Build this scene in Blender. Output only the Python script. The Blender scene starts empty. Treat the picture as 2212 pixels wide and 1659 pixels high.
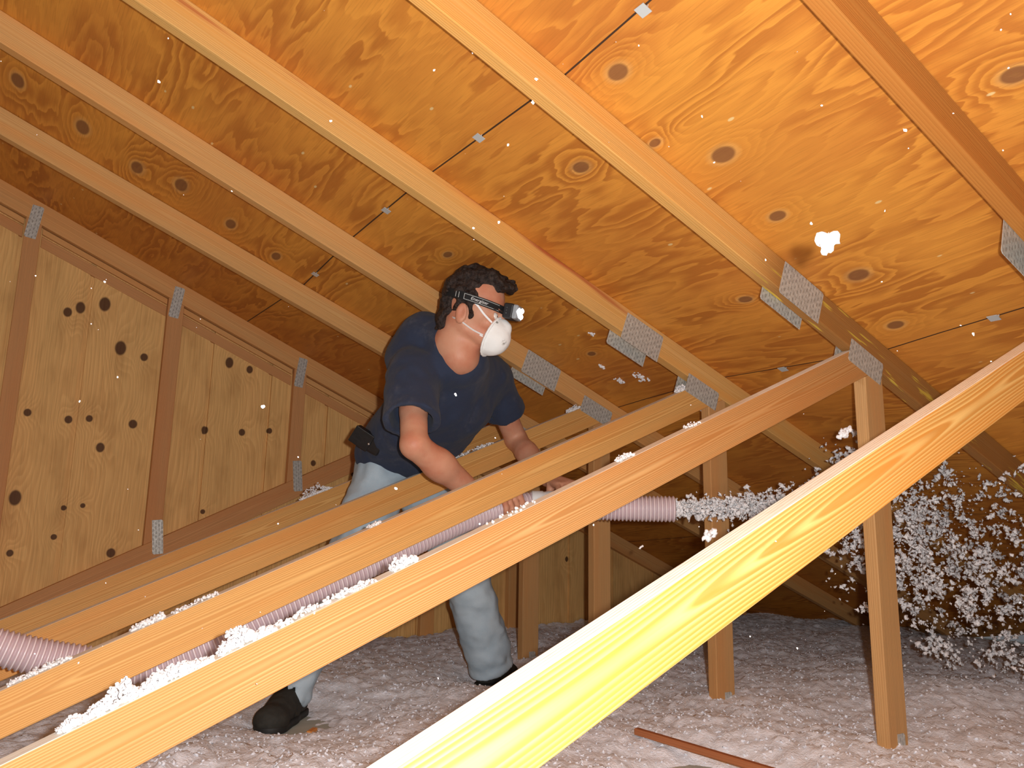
import bpy, math, random
import numpy as np
from mathutils import Vector, Matrix
random.seed(7); rng = np.random.default_rng(7)
scene = bpy.context.scene
C = scene.collection

# ------------------------------------------------------------------ camera
ZC = 0.60
R_ = Vector((0.8284485, -0.55977148, 0.01813762)); U_ = Vector((-0.1206643, -0.14676872, 0.98178362)); F_ = Vector((0.54691243, 0.81554573, 0.18913476))
cam_data = bpy.data.cameras.new('camera'); cam = bpy.data.objects.new('camera', cam_data); C.objects.link(cam)
cam_data.sensor_fit = 'HORIZONTAL'; cam_data.sensor_width = 36.0; cam_data.lens = 36.0 * 1704.5 / 2212.0
cam_data.clip_start = 0.02; cam_data.clip_end = 100
mw = Matrix((R_, U_, -F_)).transposed().to_4x4(); mw.translation = Vector((0, 0, ZC)); cam.matrix_world = mw
scene.camera = cam
# ------------------------------------------------------------------ world, flash, exposure
w = bpy.data.worlds.new('world'); scene.world = w; w.use_nodes = True
w.node_tree.nodes['Background'].inputs[0].default_value = (0.95, 0.95, 1.0, 1); w.node_tree.nodes['Background'].inputs[1].default_value = 0.13
fl = bpy.data.lights.new('camera_flash', 'POINT'); fl.energy = 158; fl.color = (1.0, 0.99, 0.98); fl.shadow_soft_size = 0.012
flo = bpy.data.objects.new('camera_flash', fl); C.objects.link(flo)
flo.location = Vector((0, 0, ZC)) + R_ * 0.055 + U_ * 0.03 - F_ * 0.0
scene.view_settings.view_transform = 'Standard'; scene.view_settings.look = 'None'
scene.view_settings.exposure = 0.0; scene.view_settings.gamma = 1.0; scene.view_settings.use_curve_mapping = False

# ------------------------------------------------------------------ node helper
class NT:
    def __init__(s, name, rough=0.7, spec=0.3):
        s.m = bpy.data.materials.new(name); s.m.use_nodes = True; s.t = s.m.node_tree; s.n = s.t.nodes; s.l = s.t.links
        s.b = s.n['Principled BSDF']; s.b.inputs['Roughness'].default_value = rough; s.b.inputs['Specular IOR Level'].default_value = spec
    def put(s, i, v):
        if v is None: return
        if isinstance(v, bpy.types.NodeSocket): s.l.new(v, i)
        else:
            if hasattr(i.default_value, '__len__') and len(i.default_value) == 4 and len(v) == 3: v = (*v, 1)
            i.default_value = v
    def ma(s, op, a, b=None, c=None, clamp=False):
        k = s.n.new('ShaderNodeMath'); k.operation = op; k.use_clamp = clamp
        for i, v in enumerate((a, b, c)): s.put(k.inputs[i], v) if v is not None else None
        return k.outputs[0]
    def vm(s, op, a, b=None, sc=None):
        k = s.n.new('ShaderNodeVectorMath'); k.operation = op; s.put(k.inputs[0], a)
        if b is not None: s.put(k.inputs[1], b)
        if sc is not None: s.put(k.inputs['Scale'], sc)
        return k.outputs['Value'] if op in ('DISTANCE', 'LENGTH', 'DOT_PRODUCT') else k.outputs[0]
    def oc(s, rnd=True):
        o = s.n.new('ShaderNodeTexCoord').outputs['Object']
        if rnd:
            r = s.n.new('ShaderNodeObjectInfo').outputs['Random']
            cb = s.n.new('ShaderNodeCombineXYZ'); 
            for i, k in enumerate((53., 7.3, 3.1)): s.l.new(s.ma('MULTIPLY', r, k), cb.inputs[i])
            return s.vm('ADD', o, cb.outputs[0]), o
        return o
    def noise(s, v, scale, detail=2., rough=.5, col=False):
        k = s.n.new('ShaderNodeTexNoise'); s.put(k.inputs['Vector'], v); k.inputs['Scale'].default_value = scale
        k.inputs['Detail'].default_value = detail; k.inputs['Roughness'].default_value = rough
        return k.outputs['Color' if col else 'Fac']
    def sc(s, v, xyz): return s.vm('MULTIPLY', v, xyz)
    def sep(s, v):
        k = s.n.new('ShaderNodeSeparateXYZ'); s.l.new(v, k.inputs[0]); return k.outputs
    def comb(s, x, y, z):
        k = s.n.new('ShaderNodeCombineXYZ')
        for i, v in enumerate((x, y, z)): s.put(k.inputs[i], v)
        return k.outputs[0]
    def rng(s, v, a, b, c=0., d=1.):
        k = s.n.new('ShaderNodeMapRange'); k.interpolation_type = 'SMOOTHSTEP'; s.put(k.inputs[0], v)
        for i, x in enumerate((a, b, c, d)): k.inputs[i + 1].default_value = x
        return k.outputs[0]
    def mix(s, f, a, b, mode='MIX'):
        k = s.n.new('ShaderNodeMix'); k.data_type = 'RGBA'; k.blend_type = mode
        s.put(k.inputs['Factor'], f); s.put(k.inputs['A'], a); s.put(k.inputs['B'], b); return k.outputs['Result']
    def bump(s, h, st=.3, d=.002):
        k = s.n.new('ShaderNodeBump'); k.inputs['Strength'].default_value = st; k.inputs['Distance'].default_value = d
        s.l.new(h, k.inputs['Height']); s.l.new(k.outputs[0], s.b.inputs['Normal'])
    def col(s, c): s.put(s.b.inputs['Base Color'], c); return s.m

def simple(name, c, rough=.6, spec=.3, metal=0., var=0., sc=30., bump=0.):
    t = NT(name, rough, spec); t.b.inputs['Metallic'].default_value = metal
    if var or bump:
        o = t.oc(False); n = t.noise(o, sc, 4)
        if bump: t.bump(n, 1, bump)
        if var: return t.col(t.mix(n, tuple(x * (1 - var) for x in c), tuple(min(1, x * (1 + var)) for x in c)))
    return t.col(c)

def lumber(name, light, dark, rings=150., contrast=.6, dust=False, stain=None, streak=None, knots=.5, wander=.007):
    t = NT(name, .62, .25); oR, o = t.oc()
    x, y, z = t.sep(oR)
    lx, ly, lz = t.sep(o)
    w1 = t.ma('SUBTRACT', t.noise(t.comb(x, 3.3, 0.), 1.3, 1), .5)
    w2 = t.ma('SUBTRACT', t.noise(t.comb(x, 9.1, 4.), 1.1, 1), .5)
    rz = t.ma('ADD', t.ma('ADD', lz, -.048), t.ma('MULTIPLY', w1, wander * 2))
    ry = t.ma('ADD', t.ma('ADD', ly, .019), t.ma('MULTIPLY', w2, wander * 2.4))
    r = t.ma('SQRT', t.ma('ADD', t.ma('MULTIPLY', rz, rz), t.ma('MULTIPLY', ry, ry)))
    nz = t.noise(t.sc(oR, (1.1, 6., 6.)), 1., 1)
    # knots: voronoi along the board
    vo = t.n.new('ShaderNodeTexVoronoi'); vo.inputs['Scale'].default_value = 1.; t.l.new(t.sc(oR, (2.2, 3., 7.)), vo.inputs['Vector'])
    kd = vo.outputs['Distance']; kc = t.sep(vo.outputs['Color'])[0]
    kon = t.ma('GREATER_THAN', kc, 1 - knots)
    kf = t.ma('MULTIPLY', kon, t.ma('EXPONENT', t.ma('MULTIPLY', t.ma('MULTIPLY', kd, kd), -22.)))
    f = t.ma('ADD', t.ma('ADD', t.ma('MULTIPLY', r, rings), t.ma('ADD', t.ma('MULTIPLY', nz, 2.2), t.ma('MULTIPLY', t.noise(t.sc(oR, (6., 60., 60.)), 1., 2), .3))), t.ma('MULTIPLY', kf, 3.5))
    fr = t.ma('FRACT', f)
    band = t.ma('MULTIPLY', t.rng(fr, 0., .62), t.rng(fr, 1., .8))
    fine = t.noise(t.sc(oR, (5., 260., 260.)), 1., 3)
    pat = t.noise(t.sc(oR, (1.1, 14., 14.)), 1., 2)
    c = t.mix(t.ma('MULTIPLY', band, contrast), light, dark)
    c = t.mix(t.ma('MULTIPLY', t.rng(fine, .35, .75), .35), c, tuple(a * .62 for a in light))
    c = t.mix(t.rng(pat, .38, .72), c, t.mix(.5, c, tuple(min(1, a * b) for a, b in zip(dark, (1.25, 1.1, 1.)))))
    kk = t.ma('MULTIPLY', kon, t.rng(kd, .14, .085))
    c = t.mix(t.ma('MULTIPLY', kk, .8), c, (.09, .035, .014))
    if stain:
        sn = t.noise(t.sc(oR, (1.5, 5., 22.)), 1., 2)
        c = t.mix(t.ma('MULTIPLY', t.rng(sn, .5, .64), t.rng(lz, stain[1], stain[2])), c, stain[0])
    if streak:
        sn = t.noise(t.sc(oR, (7., 60., 75.)), 1., 2)
        lim = t.rng(lx, streak[1], streak[2])
        c = t.mix(lim, c, t.mix(.72, c, (.23, .085, .02)))
        c = t.mix(t.ma('MULTIPLY', t.rng(sn, .6, .68), lim), c, streak[0])
    if dust:
        g = t.n.new('ShaderNodeNewGeometry'); nz_ = t.sep(g.outputs['Normal'])[2]
        dn = t.noise(t.sc(o, (30., 60., 60.)), 1., 3)
        c = t.mix(t.ma('MULTIPLY', t.rng(nz_, .55, .85), t.rng(dn, .1, .6, .75, 1.)), c, (.84, .80, .70))
    t.bump(t.ma('ADD', fine, t.ma('MULTIPLY', band, .6)), .35, .0012)
    return t.col(c)

def knot_field(t, P2, knots):
    """P2: vector with z=0 ; knots (u, v, size, stretch_u). returns (field, core)"""
    fs = None; cs = None
    for (u, v, s, st) in knots:
        q = t.vm('MULTIPLY', t.vm('SUBTRACT', P2, (u, v, 0)), (1.15 / s, 1.15 * st / s, 0))
        d = t.vm('LENGTH', q); d2 = t.ma('MULTIPLY', d, d)
        e = t.ma('EXPONENT', t.ma('MULTIPLY', d2, -.10)); cc = t.rng(d, 1.15, .8)
        fs = e if fs is None else t.ma('ADD', fs, e); cs = cc if cs is None else t.ma('MAXIMUM', cs, cc)
    return fs, cs

# roof deck plywood; grain along y
DECK_KNOTS = [(1.078, 1.205, .022, .7), (1.393, 1.183, .026, .7), (1.626, 1.211, .019, .7), (1.923, 1.182, .024, .7), (1.878, 1.529, .017, .6), (1.227, 1.52, .02, .6), (2.162, 1.224, .02, .7), (1.559, .608, .022, .7), (1.269, 1.287, .012, .6), (1.255, 2.285, .014, .5), (1.916, 2.306, .014, .6), (-.047, 2.827, .022, .5), (.152, 2.869, .024, .5), (.336, 2.913, .022, .5), (.477, 2.857, .024, .5), (.672, 2.915, .02, .5), (.86, 2.949, .018, .5)]
def plywood():
    t = NT('deck_plywood', .6, .25); o = t.oc(False)
    x, y, z = t.sep(o); P2 = t.comb(x, y, 0.)
    kf, kc = knot_field(t, P2, DECK_KNOTS)
    wv = t.ma('MULTIPLY', t.ma('SUBTRACT', t.noise(t.sc(P2, (9., 1.0, 0)), 1., 2), .5), 7.)
    wv2 = t.ma('MULTIPLY', t.ma('SUBTRACT', t.noise(t.sc(P2, (38., 7., 0)), 1., 2), .5), 1.6)
    base = t.noise(t.sc(P2, (3., 1.1, 0)), 1., 1)
    f = t.ma('ADD', t.ma('ADD', t.ma('MULTIPLY', base, 13.), wv), t.ma('ADD', t.ma('MULTIPLY', kf, 4.2), wv2))
    fr = t.ma('FRACT', f)
    band = t.ma('MULTIPLY', t.rng(fr, .0, .7), t.rng(fr, 1., .88))
    # broad smooth zones with hardly any band
    zone = t.rng(t.noise(t.sc(P2, (7., 2.2, 0)), 1., 2), .42, .58)
    fine = t.noise(t.sc(P2, (320., 9., 0)), 1., 3)
    c = t.mix(t.ma('MULTIPLY', band, t.ma('ADD', .18, t.ma('MULTIPLY', zone, .46))), (.70, .29, .046), (.34, .09, .013))
    patch = t.noise(t.sc(P2, (2.3, 1.2, 0)), 1., 3)
    c = t.mix(t.rng(patch, .4, .7), c, t.mix(.5, c, (.50, .16, .03)))
    halo = t.rng(kf, .75, .93)
    c = t.mix(t.ma('MULTIPLY', halo, .35), c, (.72, .44, .16))
    c = t.mix(t.ma('MULTIPLY', t.rng(fine, .45, .75), .3), c, (.3, .11, .02))
    c = t.mix(t.ma('MULTIPLY', kc, .8), c, (.17, .06, .025))
    # short pale chips
    vo = t.n.new('ShaderNodeTexVoronoi'); vo.inputs['Scale'].default_value = 1.; t.l.new(t.sc(P2, (16., 7., 0)), vo.inputs['Vector'])
    ch = t.ma('MULTIPLY', t.rng(vo.outputs['Distance'], .075, .045), t.ma('GREATER_THAN', t.sep(vo.outputs['Color'])[1], .6))
    c = t.mix(t.ma('MULTIPLY', ch, .7), c, (.75, .6, .3))
    # panel joints across the slope
    j = None
    for xj in (1.006, 2.254, 3.502, -.242):
        q = t.rng(t.ma('ABSOLUTE', t.ma('SUBTRACT', x, xj)), .0028, .0016); j = q if j is None else t.ma('MAXIMUM', j, q)
    c = t.mix(j, c, (.05, .025, .015))
    t.bump(t.ma('SUBTRACT', t.ma('ADD', t.ma('MULTIPLY', band, .3), t.ma('MULTIPLY', fine, .5)), t.ma('MULTIPLY', kc, .8)), .4, .0015)
    return t.col(c)

GK = [(.241, 1.532, .02, .8), (.288, 1.561, .022, .7), (.382, 1.594, .027, .7), (.466, 1.403, .027, .7), (.567, 1.375, .019, .9), (.142, 1.075, .017, .9), (.296, 1.06, .018, .9), (.375, 1.072, .016, .9), (.551, 1.064, .021, .9), (.431, .949, .02, .8), (.947, 1.402, .022, .7), (1.046, 1.381, .018, .8), (.862, 1.065, .018, .8), (1.034, 1.069, .018, .9), (1.167, 1.088, .015, .9), (.139, .718, .026, .7), (.32, .683, .013, 1.), (.39, .695, .012, 1.), (.296, .561, .014, 1.), (.52, .496, .021, .9), (.147, .494, .015, .9), (.886, .685, .013, 1.), (1.4, .944, .016, .9), (3.031, .468, .02, 1.), (1.62, .9, .016, 1.)]
def siding():
    t = NT('pine_siding', .65, .2); o = t.oc(False)
    x, y, z = t.sep(o); P2 = t.comb(x, z, 0.)
    kf, kc = knot_field(t, P2, GK)
    f = t.ma('ADD', t.ma('MULTIPLY', x, 55.), t.ma('ADD', t.ma('MULTIPLY', t.noise(t.sc(P2, (9., 1.2, 0)), 1., 2), 8.), t.ma('MULTIPLY', kf, 3.)))
    fr = t.ma('FRACT', f); band = t.ma('MULTIPLY', t.rng(fr, 0., .7), t.rng(fr, 1., .85))
    bd = t.noise(t.sc(P2, (5.5, .5, 0)), 1., 1); pn = t.noise(t.sc(P2, (12., 5., 0)), 1., 3)
    c = t.mix(t.ma('MULTIPLY', band, .32), (.88, .53, .20), (.60, .28, .085))
    c = t.mix(t.rng(bd, .35, .65), c, t.mix(.4, c, (.72, .45, .17)))
    c = t.mix(t.ma('MULTIPLY', t.rng(pn, .45, .75), .35), c, (.42, .2, .06))
    c = t.mix(t.ma('MULTIPLY', t.rng(t.noise(t.sc(P2, (220., 5., 0)), 1., 2), .4, .7), .25), c, (.33, .16, .05))
    c = t.mix(t.ma('MULTIPLY', kc, .9), c, (.06, .018, .01))
    t.bump(t.ma('SUBTRACT', band, kc), .3, .001)
    return t.col(c)

def fluff_mat(name, c, bsc=180., amt=.006):
    t = NT(name, .95, .05); o = t.oc(False)
    n = t.noise(o, bsc, 4, .65); n2 = t.noise(o, bsc * .16, 4, .6)
    t.bump(t.ma('ADD', n, t.ma('MULTIPLY', n2, 2.)), 1., amt)
    t.b.inputs['Sheen Weight'].default_value = .3
    return t.col(t.mix(t.rng(n2, .3, .7), tuple(a * .86 for a in c), tuple(min(1, a * 1.06) for a in c)))

def plate_mat():
    t = NT('galvanised_steel', .42, .5); t.b.inputs['Metallic'].default_value = .3; o = t.oc(False)
    x, y, z = t.sep(o)
    fx = t.ma('ABSOLUTE', t.ma('SUBTRACT', t.ma('FRACT', t.ma('MULTIPLY', x, 1 / .0125)), .5))
    row = t.ma('FLOOR', t.ma('MULTIPLY', x, 1 / .0125))
    fz = t.ma('ABSOLUTE', t.ma('SUBTRACT', t.ma('FRACT', t.ma('ADD', t.ma('MULTIPLY', z, 1 / .02), t.ma('MULTIPLY', row, .5))), .5))
    slot = t.ma('MULTIPLY', t.rng(fx, .15, .07), t.rng(fz, .30, .2))
    n = t.noise(o, 90., 4)
    c = t.mix(t.rng(n, .3, .7), (.44, .44, .41), (.62, .62, .58))
    c = t.mix(t.ma('MULTIPLY', slot, .55), c, (.16, .145, .125))
    t.bump(t.ma('SUBTRACT', n, slot), .7, .0015)
    return t.col(c)

MATS = {}
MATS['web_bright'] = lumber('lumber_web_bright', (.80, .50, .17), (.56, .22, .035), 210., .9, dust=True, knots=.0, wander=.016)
MATS['web'] = lumber('lumber_web', (.62, .345, .135), (.42, .165, .04), 300., .8, dust=True, knots=.12)
MATS['web_far'] = lumber('lumber_web_far', (.76, .43, .145), (.52, .22, .05), 280., .7, dust=True, knots=.3)
MATS['chord'] = lumber('lumber_chord', (.70, .40, .155), (.58, .26, .07), 240., .5, knots=.25)
MATS['chord_near'] = lumber('lumber_chord_near', (.50, .22, .05), (.38, .135, .025), 240., .5, knots=.1)
MATS['chord_streak'] = lumber('lumber_chord_streak', (.72, .40, .13), (.62, .27, .05), 240., .5, streak=((.62, .42, .06), 4.25, 4.45), knots=.15)
MATS['chord_stain'] = lumber('lumber_chord_stain', (.72, .42, .15), (.60, .29, .06), 240., .5, stain=((.42, .10, .03), .058, .078), knots=.15)
MATS['post'] = lumber('lumber_post', (.58, .33, .135), (.46, .22, .075), 260., .5, knots=.12)
MATS['gable'] = lumber('lumber_gable', (.74, .41, .16), (.52, .24, .075), 240., .5, knots=.15)
MATS['gable_red'] = lumber('lumber_gable_red', (.66, .33, .13), (.46, .2, .07), 240., .5, knots=.2)
M_PLY = plywood(); M_SID = siding(); M_PLATE = plate_mat()
M_FLUFF = fluff_mat('insulation_fluff', (.93, .90, .91), 220., .0015); M_BLANKET = fluff_mat('insulation_blanket', (.87, .88, .94), 150., .004)
M_FLOOR = simple('drywall_back', (.50, .53, .47), .9, .1, var=.15, sc=25.)
M_GAP = simple('dark_backing', (.12, .06, .03), .9, .05)

# ------------------------------------------------------------------ object helpers
def link(o, parent=None):
    C.objects.link(o)
    if parent is not None: o.parent = parent
    return o
def tag(o, label=None, cat=None, group=None, kind=None):
    if label: o['label'] = label
    if cat: o['category'] = cat
    if group: o['group'] = group
    if kind: o['kind'] = kind
    return o
def empty(name, loc, label, cat, group=None):
    o = bpy.data.objects.new(name, None); o.location = loc; o.empty_display_size = .1; link(o)
    return tag(o, label, cat, group)
def mobj(name, V, F, mat, parent=None, smooth=False, mw=None, mats=None, midx=None):
    me = bpy.data.meshes.new(name)
    if isinstance(V, np.ndarray): V = V.tolist()
    if isinstance(F, np.ndarray): F = F.tolist()
    me.from_pydata(V, [], F); me.update()
    for m in (mats or [mat]): me.materials.append(m)
    if midx is not None: me.polygons.foreach_set('material_index', midx)
    if smooth: me.polygons.foreach_set('use_smooth', [True] * len(me.polygons))
    o = bpy.data.objects.new(name, me); link(o, parent)
    if mw is not None: o.matrix_basis = (Matrix.Translation(parent.location).inverted() @ mw) if parent is not None and parent.type == 'EMPTY' else mw
    return o
def prism(name, poly, y0, y1, mat, parent, rot=0., org=(0, 0, 0), bev=.0025):
    """poly in local x,z (grain along x), extruded in y; rot = slope angle of local x in the world xz plane"""
    n = len(poly); V = [(x, 0., z) for x, z in poly] + [(x, y1 - y0, z) for x, z in poly]; org = (org[0], y0, org[2])
    F = [tuple(range(n)), tuple(range(2 * n - 1, n - 1, -1))] + [((i + 1) % n, i, i + n, (i + 1) % n + n) for i in range(n)]
    mw = Matrix.Translation(org) @ Matrix.Rotation(-rot, 4, 'Y')
    o = mobj(name, V, F, mat, parent, mw=mw)
    if bev:
        b = o.modifiers.new('bevel', 'BEVEL'); b.width = bev; b.segments = 2
    return o
def tolocal(pts, org, rot):
    c, s = math.cos(rot), math.sin(rot)
    return [((x - org[0]) * c + (z - org[2]) * s, -(x - org[0]) * s + (z - org[2]) * c) for x, z in pts]
def fix(poly):  # make counter-clockwise seen from -y
    a = sum(poly[i][0] * poly[(i + 1) % len(poly)][1] - poly[(i + 1) % len(poly)][0] * poly[i][1] for i in range(len(poly)))
    return poly if a > 0 else poly[::-1]
def member(name, pts, y0, y1, mat, parent, rot, bev=.0025, label=None):
    org = (pts[0][0], 0, pts[0][1])
    pl = fix(tolocal(pts, org, rot))
    o = prism(name, pl, y0, y1, mat, parent, rot, org, bev)
    if label: o['label'] = label
    return o

# ------------------------------------------------------------------ trusses
T = .038; W = .089
#      Y,     a,      m,     b,      n,     xp
TR = {0: (.7223, 1.3473, .3557, -.3754, .4393, 2.114), 1: (1.3024, 1.3175, .3700, -.3407, .4317, 2.117), 2: (1.9405, 1.3296, .3687, -.3595, .4303, 2.16),
      3: (2.5296, 1.3300, .3874, -.3465, .4276, 2.113), 4: (3.0306, 1.2776, .3834, -.3381, .4351, 2.114), 5: (3.8410, 1.3315, .4147, -.3868, .4953, 2.05)}
def deckz(x, y):
    ks = sorted(TR); 
    def zt(k): a, m = TR[k][1], TR[k][2]; return a + ZC + .089 * math.sqrt(1 + m * m) - m * x
    ys = [TR[k][0] + T / 2 for k in ks]
    if y <= ys[0]: return zt(0)
    if y >= ys[-1]: return zt(5)
    for i in range(5):
        if ys[i] <= y <= ys[i + 1]:
            f = (y - ys[i]) / (ys[i + 1] - ys[i]); return zt(i) * (1 - f) + zt(i + 1) * f
def plate(cx, cz, L, H, rot, y, parent, name='connector_plate', th=.0014):
    x0, x1, z0, z1 = -L / 2, L / 2, -H / 2, H / 2; c = .006
    poly = [(x0 + c, z0), (x1, z0), (x1, z1 - c), (x1 - c, z1), (x0, z1), (x0, z0 + c)]
    return prism(name, poly, y, y + th, M_PLATE, parent, rot, (cx, 0, cz), 0)
LAB = {0: 'nearest roof truss, its overexposed yellow diagonal crossing the lower right corner',
       1: 'second nearest roof truss, diagonal heaped with white fluff, yellow-streaked sloping rafter',
       2: 'third roof truss from the camera, its rafter stained red, diagonal just above the ribbed hose',
       3: 'fourth roof truss from the camera, diagonal passing directly behind the arms of the man',
       4: 'fifth roof truss from the camera, passing behind the back of the leaning man'}
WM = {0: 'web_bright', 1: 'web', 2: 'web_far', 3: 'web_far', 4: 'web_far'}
CM = {0: 'chord_near', 1: 'chord_streak', 2: 'chord_stain', 3: 'chord', 4: 'chord'}
def webz(k, x): return TR[k][3] + ZC + TR[k][4] * x
for k in range(5):
    Y, a, m, b, n, xp = TR[k]; a += ZC; b += ZC
    t = empty('roof_truss', (xp, Y, 0), LAB[k], 'truss')
    xl, xr = -2.4, 4.9; rr = -math.atan(m); hr = W * math.sqrt(1 + m * m); s_, c_ = math.sin(rr), math.cos(rr)
    lo = lambda x: a - m * x
    member('top_chord', [(xl, lo(xl)), (xr, lo(xr)), (xr, lo(xr) + hr), (xl, lo(xl) + hr)], Y, Y + T, MATS[CM[k]], t, rr)
    hw = W * math.sqrt(1 + n * n); rw = math.atan(n)
    xA = (a - b) / (m + n); xB = (a - b + hw) / (m + n); x0 = -1.3
    wt = lambda x: b + n * x
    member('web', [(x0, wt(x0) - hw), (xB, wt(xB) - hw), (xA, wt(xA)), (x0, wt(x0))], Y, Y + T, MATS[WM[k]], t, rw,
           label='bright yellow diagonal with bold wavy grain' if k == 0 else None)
    # post: local x is vertical
    xe = xp + W; zl = wt(xp) - hw; zr = lo(xe)
    pts = [(xp, 0.0), (xe, 0.0), (xe, min(zr, wt(xe) - hw) if xe < xB else zr)] + ([(xB, lo(xB))] if xp < xB < xe else []) + [(xp, zl)]
    member('post', pts, Y, Y + T, MATS['post'], t, math.pi / 2)
    # plates front and back
    for yy in (Y - .0014, Y + T):
        ox = .075 if k == 0 else 0.
        dx = -.03 if yy > Y else 0.; dz = -.014 if yy > Y else 0.
        plate(1.838 + dx + ox, 1.279 + dz - (.0 if k < 3 else .02) - ox * .3, .178, .1, rr, yy, t)
        if k != 0 or True: plate(2.127 + dx * .5, (1.126 if k < 4 else 1.06) + dz * .5 - .004, .165, .07, rr, yy, t)
    plate(xp + .055, .055, .035, .07, 0., Y - .0014, t)

# gable end truss with studs and inner strips
Y, a, m, b, n, xp = TR[5]; a += ZC; b += ZC
t = empty('gable_truss', (2.0, Y, 0), 'gable end truss of upright studs against the knotty siding wall', 'truss')
rr = -math.atan(m); hr = W * math.sqrt(1 + m * m); lo = lambda x: a - m * x
member('top_chord', [(-2.4, lo(-2.4)), (4.6, lo(4.6)), (4.6, lo(4.6) + hr), (-2.4, lo(-2.4) + hr)], Y, Y + T, MATS['gable'], t, rr)
n2 = n; hw = W * math.sqrt(1 + n * n); wt = lambda x: b + n2 * x
xA = (a - b) / (m + n); xB = (a - b + hw) / (m + n)
member('web', [(-1.3, wt(-1.3) - hw), (xB, wt(xB) - hw), (xA, wt(xA)), (-1.3, wt(-1.3))], Y, Y + T, MATS['gable_red'], t, math.atan(n))
for i, xs in enumerate((-.53, .07, .675, 1.29, 1.9)):
    sw = .062 if i != 2 else .07
    zb = wt(xs) + .0; 
    member('stud', [(xs - sw / 2, wt(xs - sw / 2)), (xs + sw / 2, wt(xs + sw / 2)), (xs + sw / 2, lo(xs + sw / 2)), (xs - sw / 2, lo(xs - sw / 2))], Y, Y + T, MATS['gable_red'], t, math.pi / 2)
    plate(xs, lo(xs) - .005, .045, .15, -.12, Y - .0014, t)
    plate(xs + .02, wt(xs) + .02, .045, .15, .1, Y - .0014, t)
for xs in (2.065, 2.62, 3.24):
    member('stud', [(xs - .04, 0.), (xs + .04, 0.), (xs + .04, min(lo(xs + .04), wt(xs) - hw if xs < xB else 9)), (xs - .04, min(lo(xs - .04), wt(xs) - hw if xs < xB else 9))], Y, Y + T, MATS['gable'], t, math.pi / 2)
# trim strips between the studs just under the rafter
xs_ = (-.53, .07, .675, 1.29, 1.9)
for i in range(4):
    x0 = xs_[i] + .036; x1 = xs_[i + 1] - .036
    for (o1, o2, yy, mt) in ((.004, .03, .022, 'gable'), (.036, .085, .034, 'gable_red')):
        member('blocking_strip', [(x0, lo(x0) - o2), (x1, lo(x1) - o2), (x1, lo(x1) - o1), (x0, lo(x0) - o1)], Y + yy, Y + yy + .018, MATS[mt], t, rr)

# ------------------------------------------------------------------ setting: gable siding wall, roof deck, floor
V = []; F = []
def wbox(x0, x1, z0f, z1f, y0, y1):
    i = len(V)
    for y in (y0, y1):
        for x in (x0, x1):
            V.append((x, y, z0f)); V.append((x, y, z1f(x)))
    F.extend([(i, i + 1, i + 3, i + 2)[::-1][::1], (i + 4, i + 6, i + 7, i + 5)[::-1], (i, i + 4, i + 5, i + 1)[::-1], (i + 2, i + 3, i + 7, i + 6)[::-1], (i + 1, i + 5, i + 7, i + 3)[::-1], (i, i + 2, i + 6, i + 4)[::-1]])
Yw = TR[5][0] + T + .002
top = lambda x: max(0.02, a - m * x + hr - .004)
edges = [-2.4, -2.1, -1.82, -1.54, -1.26, -.98, -.70, -.42, -.2, .04, .33, .66, .87, 1.16, 1.46, 1.74, 2.02, 2.38, 2.70, 3.05, 3.4, 3.75, 4.1, 4.45]
for i in range(len(edges) - 1): wbox(edges[i], edges[i + 1] - .02, -.02, top, Yw, Yw + .02)
wbox(-2.4, 4.6, -.02, top, Yw + .026, Yw + .045)
for x in edges: wbox(x - .032, x + .012, -.02, top, Yw + .013, Yw + .027)
o = mobj('wall_back', V, F, M_SID); tag(o, kind='structure')
# roof deck grid
xs = np.linspace(-2.4, 5.1, 16); ys = [-.9, .2] + [TR[k][0] + T / 2 for k in sorted(TR)] + [4.6]
V = [(x, y, deckz(x, y) + .0005) for y in ys for x in xs]; nx = len(xs); ny = len(ys)
V += [(x, y, z + .013) for x, y, z in V]; off = nx * ny
F = []
for j in range(ny - 1):
    for i in range(nx - 1):
        q = (j * nx + i, j * nx + i + 1, (j + 1) * nx + i + 1, (j + 1) * nx + i); F.append(q[::-1]); F.append(tuple(v + off for v in q))
o = mobj('ceiling', V, F, M_PLY); tag(o, kind='structure')
o = mobj('floor', [(-2.4, -.9, 0), (5.6, -.9, 0), (5.6, 4.6, 0), (-2.4, 4.6, 0), (-2.4, -.9, -.02), (5.6, -.9, -.02), (5.6, 4.6, -.02), (-2.4, 4.6, -.02)],
         [(0, 1, 2, 3), (7, 6, 5, 4), (0, 4, 5, 1), (1, 5, 6, 2), (2, 6, 7, 3), (3, 7, 4, 0)], M_FLOOR); tag(o, kind='structure')

# ------------------------------------------------------------------ value noise
def vnoise(x, y, z, seed=0):
    xi = np.floor(x).astype(np.int64); yi = np.floor(y).astype(np.int64); zi = np.floor(z).astype(np.int64)
    fx, fy, fz = x - xi, y - yi, z - zi
    fx, fy, fz = [q * q * (3 - 2 * q) for q in (fx, fy, fz)]
    def h(a, b, c):
        n = (a * 73856093) ^ (b * 19349663) ^ (c * 83492791) ^ (seed * 2654435761 & 0xffffffff)
        n = (n ^ (n >> 13)) * 1274126177 & 0x7fffffff; n = n ^ (n >> 16)
        return (n & 0xffff) / 65535.
    r = 0
    for dx in (0, 1):
        for dy in (0, 1):
            for dz in (0, 1):
                r = r + h(xi + dx, yi + dy, zi + dz) * (fx if dx else 1 - fx) * (fy if dy else 1 - fy) * (fz if dz else 1 - fz)
    return r * 2 - 1
def fbm(x, y, z, oc=4, seed=0, g=.5):
    r = 0; A = 1
    for i in range(oc): r = r + A * vnoise(x * 2 ** i, y * 2 ** i, z * 2 ** i, seed + i); A *= g
    return r
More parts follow.
